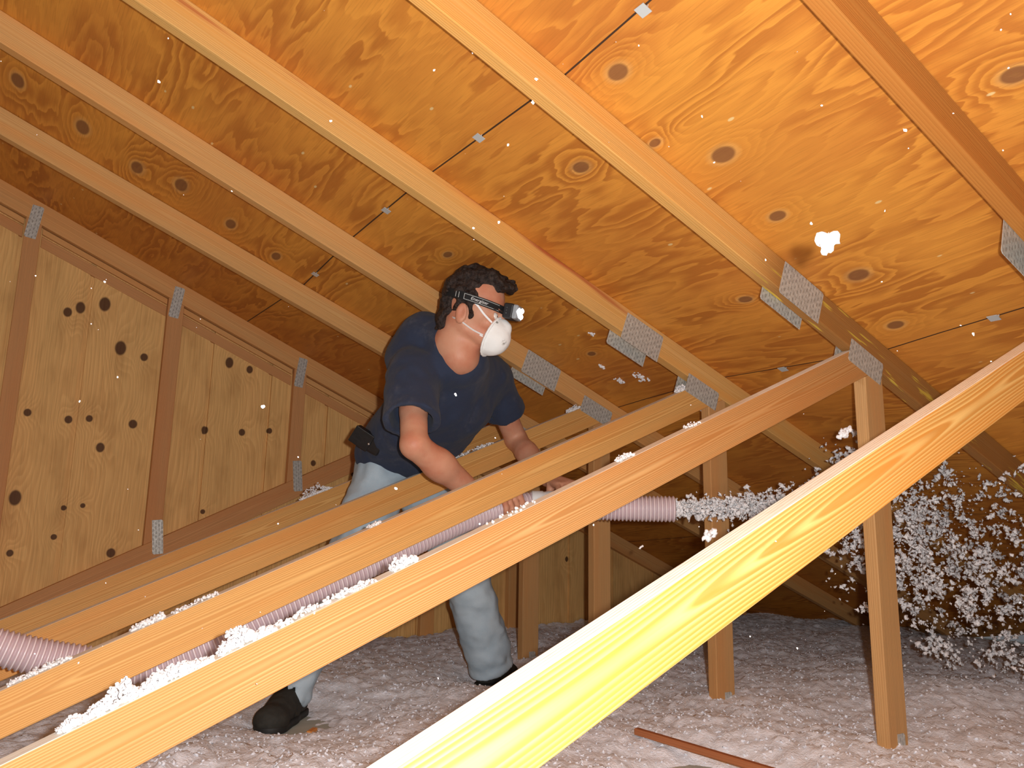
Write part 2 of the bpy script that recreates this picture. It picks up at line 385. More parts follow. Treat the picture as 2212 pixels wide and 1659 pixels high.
# ------------------------------------------------------------------ loose insulation blanket
def ground(x, y):
    x = np.asarray(x, float); y = np.asarray(y, float)
    z = .035 + .03 / (1 + np.exp(-(x - 1.9) * 3)) + .02 * np.clip((y - 2.4), 0, 1.5)
    g = lambda cx, cy, r: np.exp(-(((x - cx) ** 2 + (y - cy) ** 2) / r ** 2))
    z = z - .06 * g(.93, 2.58, .20) - .07 * g(1.85, 2.84, .2) - .085 * g(1.58, 1.50, .17) - .08 * g(1.62, 1.32, .2) + .05 * g(2.9, 1.7, .4)
    zz = np.zeros_like(x)
    z = z + .016 * fbm(x * 4, y * 4, zz, 3, 3) + .012 * np.abs(fbm(x * 16, y * 16, zz + 3.3, 3, 9)) + .006 * fbm(x * 45, y * 45, zz, 3, 20, .65)
    return z
gx = np.arange(.1, 4.95, .013); gy = np.arange(.75, 3.872, .013)
X, Yg = np.meshgrid(gx, gy); Z = ground(X, Yg); nX = len(gx); nY = len(gy)
V = np.stack([X.ravel(), Yg.ravel(), Z.ravel()], 1)
ii = (np.arange(nY - 1)[:, None] * nX + np.arange(nX - 1)[None, :]).ravel()
F = np.stack([ii, ii + 1, ii + nX + 1, ii + nX], 1)
BL = (V, F)

# ------------------------------------------------------------------ fluff tufts
def ico(sub):
    import bmesh
    bm = bmesh.new(); bmesh.ops.create_icosphere(bm, subdivisions=sub, radius=1.); bm.verts.ensure_lookup_table()
    v = np.array([p.co[:] for p in bm.verts]); f = np.array([[q.index for q in p.verts] for p in bm.faces]); bm.free(); return v, f
IV, IF = ico(2); IV3, IF3 = ico(3)
def tuft_t(seed, v=IV):
    d = 1 + .6 * fbm(v[:, 0] * 1.5 + seed * 9, v[:, 1] * 1.5, v[:, 2] * 1.5, 2, seed, .6)
    return v * np.clip(d, .25, 2.2)[:, None]
TT = [tuft_t(s) for s in range(10)]; TTC = [IV * np.clip(1 + 1.15 * fbm(IV[:, 0] * 1.9 + q * 9, IV[:, 1] * 1.9, IV[:, 2] * 1.9, 3, q + 50, .7), .15, 2.4)[:, None] for q in range(14)]; TT3 = [tuft_t(s + 20, IV3) for s in range(6)]
def rotm():
    q = rng.normal(size=4); q /= np.linalg.norm(q); a_, b_, c_, d_ = q
    return np.array([[1 - 2 * (c_ * c_ + d_ * d_), 2 * (b_ * c_ - a_ * d_), 2 * (b_ * d_ + a_ * c_)], [2 * (b_ * c_ + a_ * d_), 1 - 2 * (b_ * b_ + d_ * d_), 2 * (c_ * d_ - a_ * b_)], [2 * (b_ * d_ - a_ * c_), 2 * (c_ * d_ + a_ * b_), 1 - 2 * (b_ * b_ + c_ * c_)]])
def tufts(centers, sizes, hi=False, flat=(.45, 1.), spiky=False):
    Vs, Fs = [], []; k = 0
    tv, tf = (TT3, IF3) if hi else (TTC if spiky else TT, IF)
    for c, s in zip(centers, sizes):
        v = tv[rng.integers(len(tv))] * (np.array([1, rng.uniform(*flat), rng.uniform(*flat)]))
        v = v @ rotm().T * s + c
        Vs.append(v); Fs.append(tf + k); k += len(v)
    return np.concatenate(Vs), np.concatenate(Fs)
def clump(name, centers, sizes, label, cat='insulation', group=None, kind=None, hi=False, spiky=False):
    base = np.mean(centers, 0)
    V, F = tufts(np.asarray(centers) - base, sizes, hi, spiky=spiky)
    o = mobj(name, V, F, M_FLUFF, smooth=True); o.location = base.tolist()
    return tag(o, label, cat, group, kind)
bx_ = []
while len(bx_) < 15000:
    q = rng.uniform(); x = .3 + 3.9 * q; y = rng.uniform(.9, 3.7)
    d_ = math.hypot(x, y)
    if y > 3.7 or rng.uniform() > (1.9 / max(d_, 1.)) ** 2: continue
    if abs(x - .93) < .15 and abs(y - 2.6) < .16: continue
    bx_.append((x, y))
bx_ = np.array(bx_); bz_ = ground(bx_[:, 0], bx_[:, 1]); keep = bz_ > .004; bx_ = bx_[keep]; bz_ = bz_[keep] - .001
V2, F2 = tufts(np.concatenate([bx_, bz_[:, None]], 1), rng.uniform(.002, .0065, len(bx_)), flat=(.35, .8))
o = mobj('loose_insulation', np.concatenate([BL[0], V2]), BL[1].tolist() + (F2 + len(BL[0])).tolist(), M_BLANKET, smooth=True)
tag(o, 'pinkish grey loose fluffy insulation covering the attic floor', 'insulation', kind='stuff')
# piles lying on the diagonals: (truss, x0, x1, height, count, label)
PILES = [(1, .135, .235, .026, 420, 'white fluff heap on the near diagonal, lowest at left'),
         (1, .235, .335, .022, 420, 'long white fluff drift on the near diagonal under the bend of the hose'),
         (1, .345, .43, .028, 420, 'tallest white fluff heap on the near diagonal'),
         (1, .43, .60, .007, 160, 'thin scatter of white fluff on the near diagonal past the tallest heap'),
         (1, .635, .68, .015, 110, 'small white fluff knob on the near diagonal above the jeans knee'),
         (1, .83, .96, .003, 20, 'fluff crumbs on the near diagonal under the right hand'),
         (1, 1.17, 1.21, .014, 40, 'small fluff crumb on the near diagonal right of the white coupler'),
         (1, 1.39, 1.43, .010, 24, 'tiny fluff crumb high on the near diagonal'),
         (2, .10, .21, .012, 110, 'fluff scrap on the lower left of the third diagonal beside the hose'),
         (2, .32, .385, .020, 130, 'fluff scrap on the third diagonal left of centre'),
         (2, .40, .50, .010, 70, 'low fluff crumbs on the third diagonal, right of a taller scrap'),
         (2, .87, .90, .012, 30, 'small fluff crumb on the third diagonal below the jeans'),
         (3, 1.46, 1.63, .010, 90, 'row of fluff crumbs on the fourth diagonal between the two forearms'),
         (4, 1.06, 1.18, .034, 220, 'pinkish fluff ball on the fifth diagonal behind the jeans'),
         (2, 2.02, 2.08, .034, 140, 'fluff ball wedged in the corner where third diagonal meets its rafter'),
         (3, 1.99, 2.06, .028, 110, 'fluff ball wedged in the corner where fourth diagonal meets its rafter')]
for k, x0, x1, h, cnt, lab in PILES:
    cs, ss = [], []
    for i in range(cnt):
        x = rng.uniform(x0, x1); e = min(x - x0, x1 - x) / (.5 * (x1 - x0)); e = min(1, e * 2.2 + .15)
        nz = .6 + .5 * float(vnoise(np.array([x * 55.]), np.array([k * 3.]), np.array([0.]), 5)[0])
        s = rng.uniform(.0018, .0042); hh = h * e * nz * 1.2
        cs.append((x, TR[k][0] + rng.uniform(.004, T), webz(k, x) + .001 + rng.uniform(0, 1) ** 1.2 * hh)); ss.append(s)
    if h >= .012:
        for x in np.arange(x0 + .002, x1, .0035): cs.append((x, TR[k][0] + T * .5, webz(k, x) + .002)); ss.append(.0042)
    clump('insulation_clump', cs, ss, lab)

# ------------------------------------------------------------------ hose
def catmull(P, n=24):
    P = [np.array(p, float) for p in P]; P = [2 * P[0] - P[1]] + P + [2 * P[-1] - P[-2]]; out = []
    for i in range(1, len(P) - 2):
        for t_ in np.linspace(0, 1, n, endpoint=False):
            p0, p1, p2, p3 = P[i - 1:i + 3]
            out.append(.5 * ((2 * p1) + (-p0 + p2) * t_ + (2 * p0 - 5 * p1 + 4 * p2 - p3) * t_ ** 2 + (-p0 + 3 * p1 - 3 * p2 + p3) * t_ ** 3))
    out.append(P[-2]); return np.array(out)
HP = [(-.75, 2.32, .30), (-.4, 2.32, .42), (-.134, 2.31, .395), (.093, 2.30, .317), (.243, 2.30, .277), (.399, 2.28, .256), (.558, 2.25, .308), (.727, 2.22, .40), (.986, 2.2, .516), (1.214, 2.2, .617), (1.366, 2.2, .672), (1.522, 2.185, .70), (1.63, 2.135, .708), (1.76, 2.045, .700), (1.85, 1.97, .698), (1.936, 1.90, .698)]
path = catmull(HP, 30)
seg = np.linalg.norm(np.diff(path, axis=0), axis=1); L = np.concatenate([[0], np.cumsum(seg)])
pitch = .0128; nr = int(L[-1] / pitch) * 6; sL = np.linspace(0, L[-1], nr + 1)
pp = np.stack([np.interp(sL, L, path[:, i]) for i in range(3)], 1)
tg = np.gradient(pp, axis=0); tg /= np.linalg.norm(tg, axis=1)[:, None]
def frame(t_):
    b1 = np.cross(t_, [0, 0, 1.]); b1 /= np.linalg.norm(b1); return b1, np.cross(b1, t_)
NS = 28; V = []; F = []; MI = []
ang = np.arange(NS) * 2 * np.pi / NS
for i in range(nr + 1):
    b1, b2 = frame(tg[i]); ph = i % 6
    r = {0: .0385, 1: .0385, 2: .0418, 3: .0434, 4: .0434, 5: .0418}[ph]
    V += [pp[i] + r * (np.cos(q) * b1 + np.sin(q) * b2) for q in ang]
for i in range(nr):
    for j in range(NS):
        a0 = i * NS + j; a1 = i * NS + (j + 1) % NS; F.append((a0, a0 + NS, a1 + NS, a1)); MI.append(1 if i % 6 in (3, ) else 0)
# inner wall at the open mouth
b1, b2 = frame(tg[-1]); base = len(V)
for k_, (dd, r) in enumerate(((0., .036), (-.12, .035), (-.122, .001))):
    V += [pp[-1] + tg[-1] * dd + r * (np.cos(q) * b1 + np.sin(q) * b2) for q in ang]
prev = nr * NS
for k_ in range(3):
    for j in range(NS):
        F.append((prev + j, base + k_ * NS + j, base + k_ * NS + (j + 1) % NS, prev + (j + 1) % NS)); MI.append(0)
    prev = base + k_ * NS
mh = simple('hose_plastic', (.56, .43, .46), .35, .5, var=.08, sc=12); mh.node_tree.nodes['Principled BSDF'].inputs['Subsurface Weight'].default_value = .15
mr = simple('hose_rib_plastic', (.86, .76, .79), .3, .5)
hose = mobj('insulation_hose', np.array(V), F, None, smooth=True, mats=[mh, mr], midx=MI)
tag(hose, 'translucent pinkish ribbed hose held by the man, blowing white fluff from its end', 'hose')
def tube_between(name, p0, p1, prof, mat, parent, n=32, smooth=True):
    p0 = np.array(p0, float); p1 = np.array(p1, float); d = p1 - p0; l = np.linalg.norm(d); d /= l; b1, b2 = frame(d); V = []; F = []
    for (s, r) in prof: V += [p0 + d * l * s + r * (math.cos(2 * math.pi * j / n) * b1 + math.sin(2 * math.pi * j / n) * b2) for j in range(n)]
    for i in range(len(prof) - 1):
        for j in range(n): F.append((i * n + j, i * n + n + j, i * n + n + (j + 1) % n, i * n + (j + 1) % n))
    F.append(tuple(range(n))); F.append(tuple(range(len(prof) * n - 1, len(prof) * n - n - 1, -1)))
    return mobj(name, np.array(V), F, mat, parent, smooth)
cp = tube_between('coupler', (1.548, 2.178, .7035), (1.745, 2.058, .7045), [(0, .043), (.0, .0465), (.02, .0475), (.16, .0475), (.17, .045), (.22, .045), (.23, .0475), (1, .0475), (1, .043)], simple('white_plastic', (.80, .84, .86), .35, .5), hose)
cp['label'] = 'smooth white coupler sleeve'

# stream leaving the mouth, spreading into a cloud
M0 = np.array([1.936, 1.90, .698]); AX = np.array([.95, -.33, 0.]); SD = np.array([.33, .95, 0.])
def stream(nn, t0, t1, dens=1., spread=1., smin=.004, smax=.014):
    cs, ss = [], []
    while len(cs) < nn:
        t_ = t0 + (t1 - t0) * rng.uniform() ** dens
        rad = (.016 + .045 * t_ + .30 * max(0, t_ - .5)) * spread
        g = rng.normal(size=2) * rad
        p = M0 + AX * t_ + SD * g[0] * .6 + np.array([0, 0, .055 * t_ - .10 * max(0, t_ - .45) ** 2 + g[1]])
        if t_ > .6: p[2] -= abs(rng.normal()) * .28 * (t_ - .6)
        if p[2] < ground(p[0], p[1]) + .03 or p[2] > deckz(p[0], p[1]) - .03: continue
        if any(abs(p[1] - TR[q][0] - .02) < .05 and (TR[q][5] - .03 < p[0] < TR[q][5] + .12 or abs(p[2] - webz(q, p[0]) + .045) < .07) for q in TR): continue
        cs.append(p); ss.append(rng.uniform(smin, smax) * (.6 + .8 * rng.uniform() ** 3))
    return cs, ss
c1, s1 = stream(1500, 0., .60, 1., .8, .003, .009)
clump('insulation_jet', c1, s1, 'narrow jet of white fluff shooting out of the hose mouth', kind='stuff', spiky=True)
# clustered cloud
cs, ss = [], []
pc, ps = stream(520, .5, 1.9, .85, 1.)
for p, s in zip(pc, ps):
    nkid = int(3 + rng.integers(0, 9)); dirv = rng.normal(size=3); dirv /= np.linalg.norm(dirv)
    for _ in range(nkid):
        q = p + dirv * rng.normal() * .020 + rng.normal(size=3) * .008
        if q[2] < ground(q[0], q[1]) + .015 or q[2] > deckz(q[0], q[1]) - .02: continue
        cs.append(q); ss.append(rng.uniform(.003, .0095))
c2, s2 = stream(1800, .45, 1.9, .85, 1.15, .0018, .006)
clump('insulation_cloud', cs + c2, ss + s2, 'wide cloud of falling white fluff flakes at the right', kind='stuff', spiky=True)

# ------------------------------------------------------------------ SDF modelling
class Grid:
    def __init__(s, lo, hi, h):
        s.lo = np.array(lo, float); s.h = h; s.n = np.ceil((np.array(hi) - s.lo) / h).astype(int) + 1
        s.F = np.full(s.n, .5, np.float32)
    def sub(s, lo, hi):
        a_ = np.maximum(0, np.floor((np.array(lo) - s.lo) / s.h).astype(int)); b_ = np.minimum(s.n, np.ceil((np.array(hi) - s.lo) / s.h).astype(int) + 1)
        sl = tuple(slice(int(p), int(q)) for p, q in zip(a_, b_))
        g = np.meshgrid(*[s.lo[i] + s.h * np.arange(a_[i], b_[i]) for i in range(3)], indexing='ij', sparse=True)
        return sl, g
    def op(s, d, sl, k, mode):
        A_ = s.F[sl]
        if mode == 'add':
            h_ = np.clip(.5 + .5 * (A_ - d) / k, 0, 1); s.F[sl] = A_ * (1 - h_) + d * h_ - k * h_ * (1 - h_)
        else:
            h_ = np.clip(.5 - .5 * (A_ + d) / k, 0, 1); s.F[sl] = A_ * (1 - h_) - d * h_ + k * h_ * (1 - h_)
    def cap(s, a_, b_, ra, rb, k=.02, mode='add'):
        a_ = np.array(a_, float); b_ = np.array(b_, float); m_ = max(ra, rb) + .06
        sl, (x, y, z) = s.sub(np.minimum(a_, b_) - m_, np.maximum(a_, b_) + m_)
        ab = b_ - a_; L2 = ab @ ab + 1e-12
        t_ = np.clip(((x - a_[0]) * ab[0] + (y - a_[1]) * ab[1] + (z - a_[2]) * ab[2]) / L2, 0, 1)
        d = np.sqrt((x - a_[0] - t_ * ab[0]) ** 2 + (y - a_[1] - t_ * ab[1]) ** 2 + (z - a_[2] - t_ * ab[2]) ** 2) - (ra + (rb - ra) * t_)
        s.op(d, sl, k, mode); return s
    def ell(s, c, r, k=.02, mode='add', M=None):
        c = np.array(c, float); r = np.array(r, float); m_ = max(r) + .06
        sl, (x, y, z) = s.sub(c - m_, c + m_); X_ = [x - c[0], y - c[1], z - c[2]]
        if M is not None: X_ = [X_[0] * M[i][0] + X_[1] * M[i][1] + X_[2] * M[i][2] for i in range(3)]
        k0 = np.sqrt(sum((X_[i] / r[i]) ** 2 for i in range(3))); k1 = np.sqrt(sum((X_[i] / r[i] ** 2) ** 2 for i in range(3))) + 1e-9
        s.op(k0 * (k0 - 1) / k1, sl, k, mode); return s
    def plane(s, p, n_, lo, hi, k=.004, M=None):  # remove the side n points to, within a box
        sl, (x, y, z) = s.sub(lo, hi); n_ = np.array(n_, float); n_ /= np.linalg.norm(n_)
        s.op(-((x - p[0]) * n_[0] + (y - p[1]) * n_[1] + (z - p[2]) * n_[2]), sl, k, 'sub'); return s
    def noise(s, amp, f, seed=0, oc=2, lo=None, hi=None, warp=(1, 1, 1)):
        sl, (x, y, z) = s.sub(s.lo if lo is None else lo, s.lo + s.h * s.n if hi is None else hi)
        A_ = s.F[sl]; m_ = np.abs(A_) < 4 * amp + 3 * s.h
        x, y, z = np.broadcast_arrays(x, y, z)
        A_[m_] += amp * fbm(x[m_] * f * warp[0], y[m_] * f * warp[1], z[m_] * f * warp[2], oc, seed); return s
    def mesh(s):
        F = s.F; S = F < 0
        n = np.array(F.shape) - 1
        acc = np.zeros((*n, 3), np.float32); cnt = np.zeros(n, np.float32)
        c = S[:-1, :-1, :-1].astype(np.int8)
        tot = np.zeros(n, np.int8)
        for i in (0, 1):
            for j in (0, 1):
                for k in (0, 1): tot += S[i:n[0] + i, j:n[1] + j, k:n[2] + k]
        act = (tot > 0) & (tot < 8); I, J, K = np.nonzero(act)
        P = np.zeros((len(I), 3)); N_ = np.zeros(len(I))
        cs_ = [(i, j, k) for i in (0, 1) for j in (0, 1) for k in (0, 1)]
        vals = {q: F[I + q[0], J + q[1], K + q[2]] for q in cs_}
        for q in cs_:
            for ax in range(3):
                if q[ax] == 0:
                    e = list(q); e[ax] = 1; e = tuple(e); va, vb = vals[q], vals[e]; m_ = (va < 0) != (vb < 0)
                    t_ = va[m_] / (va[m_] - vb[m_]); p = np.zeros((m_.sum(), 3)) + np.array(q); p[:, ax] = t_; P[m_] += p; N_[m_] += 1
        P = P / N_[:, None] + np.stack([I, J, K], 1); Vt = s.lo + s.h * P
        idx = np.full(n, -1, np.int64); idx[I, J, K] = np.arange(len(I)); Q = []
        for ax in range(3):
            b_, c_ = (ax + 1) % 3, (ax + 2) % 3
            lo_ = [slice(1, -1)] * 3; lo_[ax] = slice(0, -1); hi_ = [slice(1, -1)] * 3; hi_[ax] = slice(1, None)
            sa, sb = S[tuple(lo_)], S[tuple(hi_)]; ch = sa != sb; G = np.argwhere(ch); fl_ = sa[ch]
            G[:, b_] += 1; G[:, c_] += 1
            def g(db, dc): q = G.copy(); q[:, b_] += db; q[:, c_] += dc; return idx[q[:, 0], q[:, 1], q[:, 2]]
            q = np.stack([g(-1, -1), g(0, -1), g(0, 0), g(-1, 0)], 1); q[~fl_] = q[~fl_][:, ::-1]; Q.append(q)
        Q = np.concatenate(Q); Q = Q[(Q >= 0).all(1)]
        return Vt, Q
def sobj(name, g, mat, parent=None, base=None):
    V, Q = g.mesh(); 
    if base is not None: V = V - np.array(base)
    o = mobj(name, V, Q, mat, parent, smooth=True); return o

# ------------------------------------------------------------------ the man
A = np.array
J = dict(pel=A([1.322, 2.72, .856]), rhip=A([1.24, 2.69, .82]), lhip=A([1.40, 2.77, .82]), rkn=A([1.10, 2.665, .45]), rank=A([.915, 2.672, .09]), lkn=A([1.635, 2.74, .47]), lank=A([1.825, 2.82, .09]),
         chest=A([1.33, 2.38, 1.06]), neck=A([1.272, 2.20, 1.185]), rsh=A([1.118, 2.24, 1.10]), lsh=A([1.50, 2.38, 1.165]),
         relb=A([1.068, 2.11, .862]), rwr=A([1.345, 2.185, .722]), lelb=A([1.70, 2.50, .965]), lwr=A([1.66, 2.24, .80]))
HC = A([1.258, 2.088, 1.325])
NC = A([1.235, 2.17, 1.20])
r_, u_, f_ = A(R_), A(U_), A(F_)
hx = .93 * r_ - .16 * u_ - .33 * f_; hx /= np.linalg.norm(hx)
hz = u_ + .06 * r_ + .10 * f_; hz -= hz @ hx * hx; hz /= np.linalg.norm(hz); hy = np.cross(hz, hx)
HM = np.stack([hx, hy, hz])          # rows: forward, left, up
NN = .62 * r_ - .40 * f_ + .58 * u_; NN /= np.linalg.norm(NN); TH1 = A([1.188, 2.09, 1.195]); TH2 = A([1.196, 2.07, 1.160]); BH1 = A([1.206, 2.32, 1.232]); BH2 = A([1.150, 2.33, 1.178])
def H(x, y, z): return HC + x * hx + y * hy + z * hz
skin = NT('skin', .5, .35); oo = skin.oc(False)
n1 = skin.noise(oo, 14., 3); n2_ = skin.noise(oo, 260., 3)
skin.bump(n2_, .5, .0012); skin.b.inputs['Subsurface Weight'].default_value = .12; skin.b.inputs['Subsurface Radius'].default_value = (.01, .004, .002)
M_SKIN = skin.col(skin.mix(skin.rng(n1, .35, .7), (.60, .30, .19), (.54, .21, .125)))
g = Grid((.78, 1.92, -.01), (2.02, 3.0, 1.5), .0052)
# head
g.ell(HC + .012 * hz - .004 * hx, (.094, .074, .098), .02, M=HM)
g.ell(H(.03, 0, -.055), (.066, .060, .072), .03, M=HM)
g.cap(H(.068, 0, -.105), H(.045, 0, -.10), .024, .03, .02)
g.cap(H(.0, .048, -.085), H(.06, .02, -.107), .02, .018, .02); g.cap(H(.0, -.048, -.085), H(.06, -.02, -.107), .02, .018, .02)
g.cap(H(.083, .028, -.012), H(.083, -.028, -.012), .012, .012, .012)
for sy in (-1, 1):
    g.ell(H(.088, sy * .031, -.032), (.016, .017, .012), .010, 'sub', HM)
    g.ell(H(.062, sy * .045, -.058), (.022, .016, .016), .015, M=HM)
    g.ell(H(.076, sy * .031, -.033), (.0135, .014, .0125), .003, M=HM)
    g.ell(H(-.012, sy * .079, -.044), (.020, .009, .034), .006, M=HM)
    g.ell(H(-.006, sy * .088, -.040), (.011, .006, .022), .004, 'sub', HM)
g.cap(H(.090, 0, -.026), H(.114, 0, -.062), .008, .012, .01)
g.ell(H(.104, .012, -.066), (.010, .008, .007), .006, M=HM); g.ell(H(.104, -.012, -.066), (.010, .008, .007), .006, M=HM)
g.cap(H(.090, .018, -.086), H(.090, -.018, -.086), .008, .008, .008)
# neck and trunk (trunk lies under the clothes)
g.cap(H(-.03, 0, -.07), J['neck'] + A([.0, .02, .0]), .058, .064, .03)
g.cap(J['neck'] + A([-.02, .03, 0]), J['neck'] + A([.0, .04, -.05]), .05, .05, .03)
g.cap(J['rsh'] + A([.05, .03, .0]), J['lsh'] + A([-.05, -.03, .0]), .055, .055, .04)
g.cap(J['chest'], J['pel'], .105, .10, .04); g.cap(J['chest'] + A([-.07, -.04, .03]), J['chest'] + A([.08, .03, .04]), .085, .085, .04)
for s_ in 'rl':
    g.cap(J[s_ + 'hip'], J[s_ + 'kn'], .07, .048, .03); g.cap(J[s_ + 'kn'], J[s_ + 'ank'] + A([0, 0, .03]), .046, .033, .03)
g.cap(H(-.03, 0, -.07), NC - NN * .05, .058, .066, .02); g.cap(NC - NN * .01, TH2 + A([.035, .07, .01]), .058, .054, .03); g.cap(TH1 + A([.03, .065, .01]), TH2 + A([.040, .078, .0]), .054, .052, .035); g.cap(TH1 + A([.10, .09, .02]), TH2 + A([.06, .10, .0]), .04, .05, .035)
# arms
g.cap(J['rsh'], J['rsh'] * .45 + J['relb'] * .55, .042, .042, .03); g.cap(J['rsh'] * .5 + J['relb'] * .5, J['relb'], .043, .041, .01); g.cap(J['relb'], J['relb'] * .6 + J['rwr'] * .4, .041, .046, .015); g.cap(J['relb'] * .65 + J['rwr'] * .35, J['rwr'], .047, .030, .02)
g.cap(J['lsh'], J['lelb'], .042, .043, .02); g.cap(J['lelb'], J['lelb'] * .6 + J['lwr'] * .4, .041, .040, .015); g.cap(J['lelb'] * .65 + J['lwr'] * .35, J['lwr'], .040, .027, .02)
def hand(g, wr, C0, T0, s0, step, a0, a1, ta, rad):
    """fingers curl round the hose axis C0 + s*T0; angle 0 = towards the camera, 90 = up"""
    T0 = T0 / np.linalg.norm(T0); Yv = A([0, -1., 0]); Yv -= Yv @ T0 * T0; Yv /= np.linalg.norm(Yv); Zv = np.cross(Yv, T0) 
    if Zv[2] < 0: Zv = -Zv
    P = lambda s, an, r: C0 + s * T0 + r * (math.cos(math.radians(an)) * Yv + math.sin(math.radians(an)) * Zv)
    kn = [P(s0 + i * step, a0 + (0, 3, 1, -6)[i], rad + .018) for i in range(4)]
    pc = (kn[0] + kn[3]) / 2 * .55 + wr * .45
    for i in range(4):
        g.cap(wr, kn[i], .021, .0135, .012)
        ln = (.93, 1.0, .95, .8)[i]; an = [a0 + (a1 - a0) * ln * q for q in (0, .42, .74, 1.)]
        pts = [kn[i]] + [P(s0 + i * step * 1.04, q, rad + rr_) for q, rr_ in zip(an[1:], (.012, .0095, .008))]
        for j in range(3): g.cap(pts[j], pts[j + 1], (.0112, .0097, .0088)[j], (.0097, .0088, .0074)[j], .003)
    b0 = wr * .6 + kn[0] * .4; t1 = P(s0 - .025, ta, rad + .016); t2 = P(s0 - .012, ta + 45, rad + .010)
    g.cap(b0, t1, .017, .012, .008); g.cap(t1, t2, .0115, .009, .003)
ax0 = A([.155, 0, .045])
hand(g, J['rwr'], A([1.45, 2.197, .688]), A([.16, -.01, .03]), .045, -.0215, 62, -95, 120, .0435)
hand(g, J['lwr'], A([1.655, 2.115, .706]), A([.83, -.52, 0.]), -.035, .0225, 95, -60, 150, .0475)
man = sobj('person', g, M_SKIN)
tag(man, 'man in navy t-shirt and light jeans leaning over the diagonals, holding the hose, wearing mask and headlamp', 'person')
man['label'] = 'man in navy t-shirt, jeans, white mask and headlamp leaning forward with a hose'
# hair
g = Grid(HC - .2, HC + .2, .0036)
g.ell(H(-.018, 0, .032), (.094, .083, .092), .02, M=HM)
g.ell(H(-.075, 0, -.01), (.045, .066, .062), .02, M=HM); g.ell(H(-.088, 0, -.068), (.030, .058, .045), .02, M=HM)
g.ell(H(.055, .0, .083), (.050, .050, .030), .02, M=HM); g.ell(H(.092, .0, .068), (.026, .045, .026), .015, M=HM)
for sy in (-1, 1):
    g.ell(H(-.02, sy * .066, .02), (.036, .022, .052), .015, M=HM); g.ell(H(.012, sy * .072, -.018), (.012, .010, .028), .01, M=HM)
g.noise(.013, 34., 4, 2); g.noise(.004, 95., 8, 1)
for sy in (-1, 1):
    g.ell(H(.062, sy * .072, .036), (.036, .034, .040), .008, 'sub', HM); g.ell(H(-.008, sy * .088, -.046), (.022, .03, .036), .005, 'sub', HM)
g.ell(H(.115, 0, .005), (.055, .10, .052), .012, 'sub', HM)
hm = NT('dark_hair', .55, .3); o_ = hm.oc(False); hn = hm.noise(o_, 110., 4, .7); hm.bump(hn, 1, .006)
hair = sobj('hair', g, hm.col(hm.mix(hm.rng(hn, .35, .7), (.012, .008, .007), (.055, .036, .030))), man)
# eyes and brow
me_ = simple('eye_white', (.7, .66, .62), .2, .5); mi_ = simple('iris_dark', (.05, .03, .02), .2, .5)
def ball(name, c, r, mat, parent, M=None, n=16):
    V = []; F = []; r = A([r] * 3 if np.isscalar(r) else r)
    for i in range(n + 1):
        for j in range(2 * n):
            th = math.pi * i / n; ph = math.pi * j / n; v = A([math.sin(th) * math.cos(ph), math.sin(th) * math.sin(ph), math.cos(th)]) * r
            V.append(c + (v if M is None else v @ M))
    for i in range(n):
        for j in range(2 * n): F.append((i * 2 * n + j, (i + 1) * 2 * n + j, (i + 1) * 2 * n + (j + 1) % (2 * n), i * 2 * n + (j + 1) % (2 * n)))
    return mobj(name, A(V), F, mat, parent, True)
for sy in (-1, 1):
    e = ball('eye', H(.079, sy * .031, -.0325), .0118, me_, man, HM); ball('iris', H(.0865, sy * .031, -.0325), (.0048, .0052, .0052), mi_, e, HM)
g = Grid(HC - .16, HC + .16, .003)
for sy in (-1, 1): g.cap(H(.096, sy * .015, -.014), H(.082, sy * .050, -.012), .0055, .004, .004)
g.noise(.0015, 160., 2, 1); sobj('eyebrows', g, hair.data.materials[0], man)

# shirt
sh = NT('navy_cotton', .85, .15); o_ = sh.oc(False); na = sh.noise(o_, 600., 2); nb = sh.noise(o_, 9., 4, .6); nc = sh.noise(o_, 60., 4, .7)
sh.bump(sh.ma('ADD', na, sh.ma('MULTIPLY', nc, .6)), .6, .0015); sh.b.inputs['Sheen Weight'].default_value = .08
M_SHIRT = sh.col(sh.mix(sh.ma('MULTIPLY', sh.rng(nb, .5, .8), sh.rng(nc, .3, .7)), (.030, .040, .072), (.095, .10, .125)))
g = Grid((.95, 1.98, .72), (1.86, 2.98, 1.36), .0058)
g.cap(J['chest'] + A([-.10, -.05, .035]), J['chest'] + A([.09, .02, .05]), .108, .108, .05)
g.cap(J['rsh'] + A([.03, .02, -.004]), J['lsh'] + A([-.03, -.02, -.006]), .073, .073, .05)
g.cap(J['chest'] + A([.0, .02, -.02]), J['pel'] + A([-.01, -.02, .03]), .125, .128, .06)
g.cap(J['chest'] + A([-.10, -.02, 0]), J['pel'] + A([-.095, -.035, .03]), .115, .10, .05); g.cap(J['chest'] + A([.07, .03, .0]), J['pel'] + A([.06, .01, .03]), .10, .09, .05)
g.cap(J['chest'] + A([.06, .03, -.02]), J['pel'] + A([.05, -.03, -.035]), .085, .075, .05)
g.cap(BH1, NC + NN * .012, .088, .070, .03); g.cap(BH1, BH2, .090, .076, .04); g.cap(BH2, J['rsh'], .074, .072, .03); g.cap(BH1, J['chest'], .09, .10, .05)
g.cap(NC - NN * .03 + A([0, 0, -.03]), J['lsh'], .075, .073, .04)
g.cap(J['neck'] + A([.01, .0, -.03]), J['chest'] + A([0, -.02, .03]), .083, .105, .04)
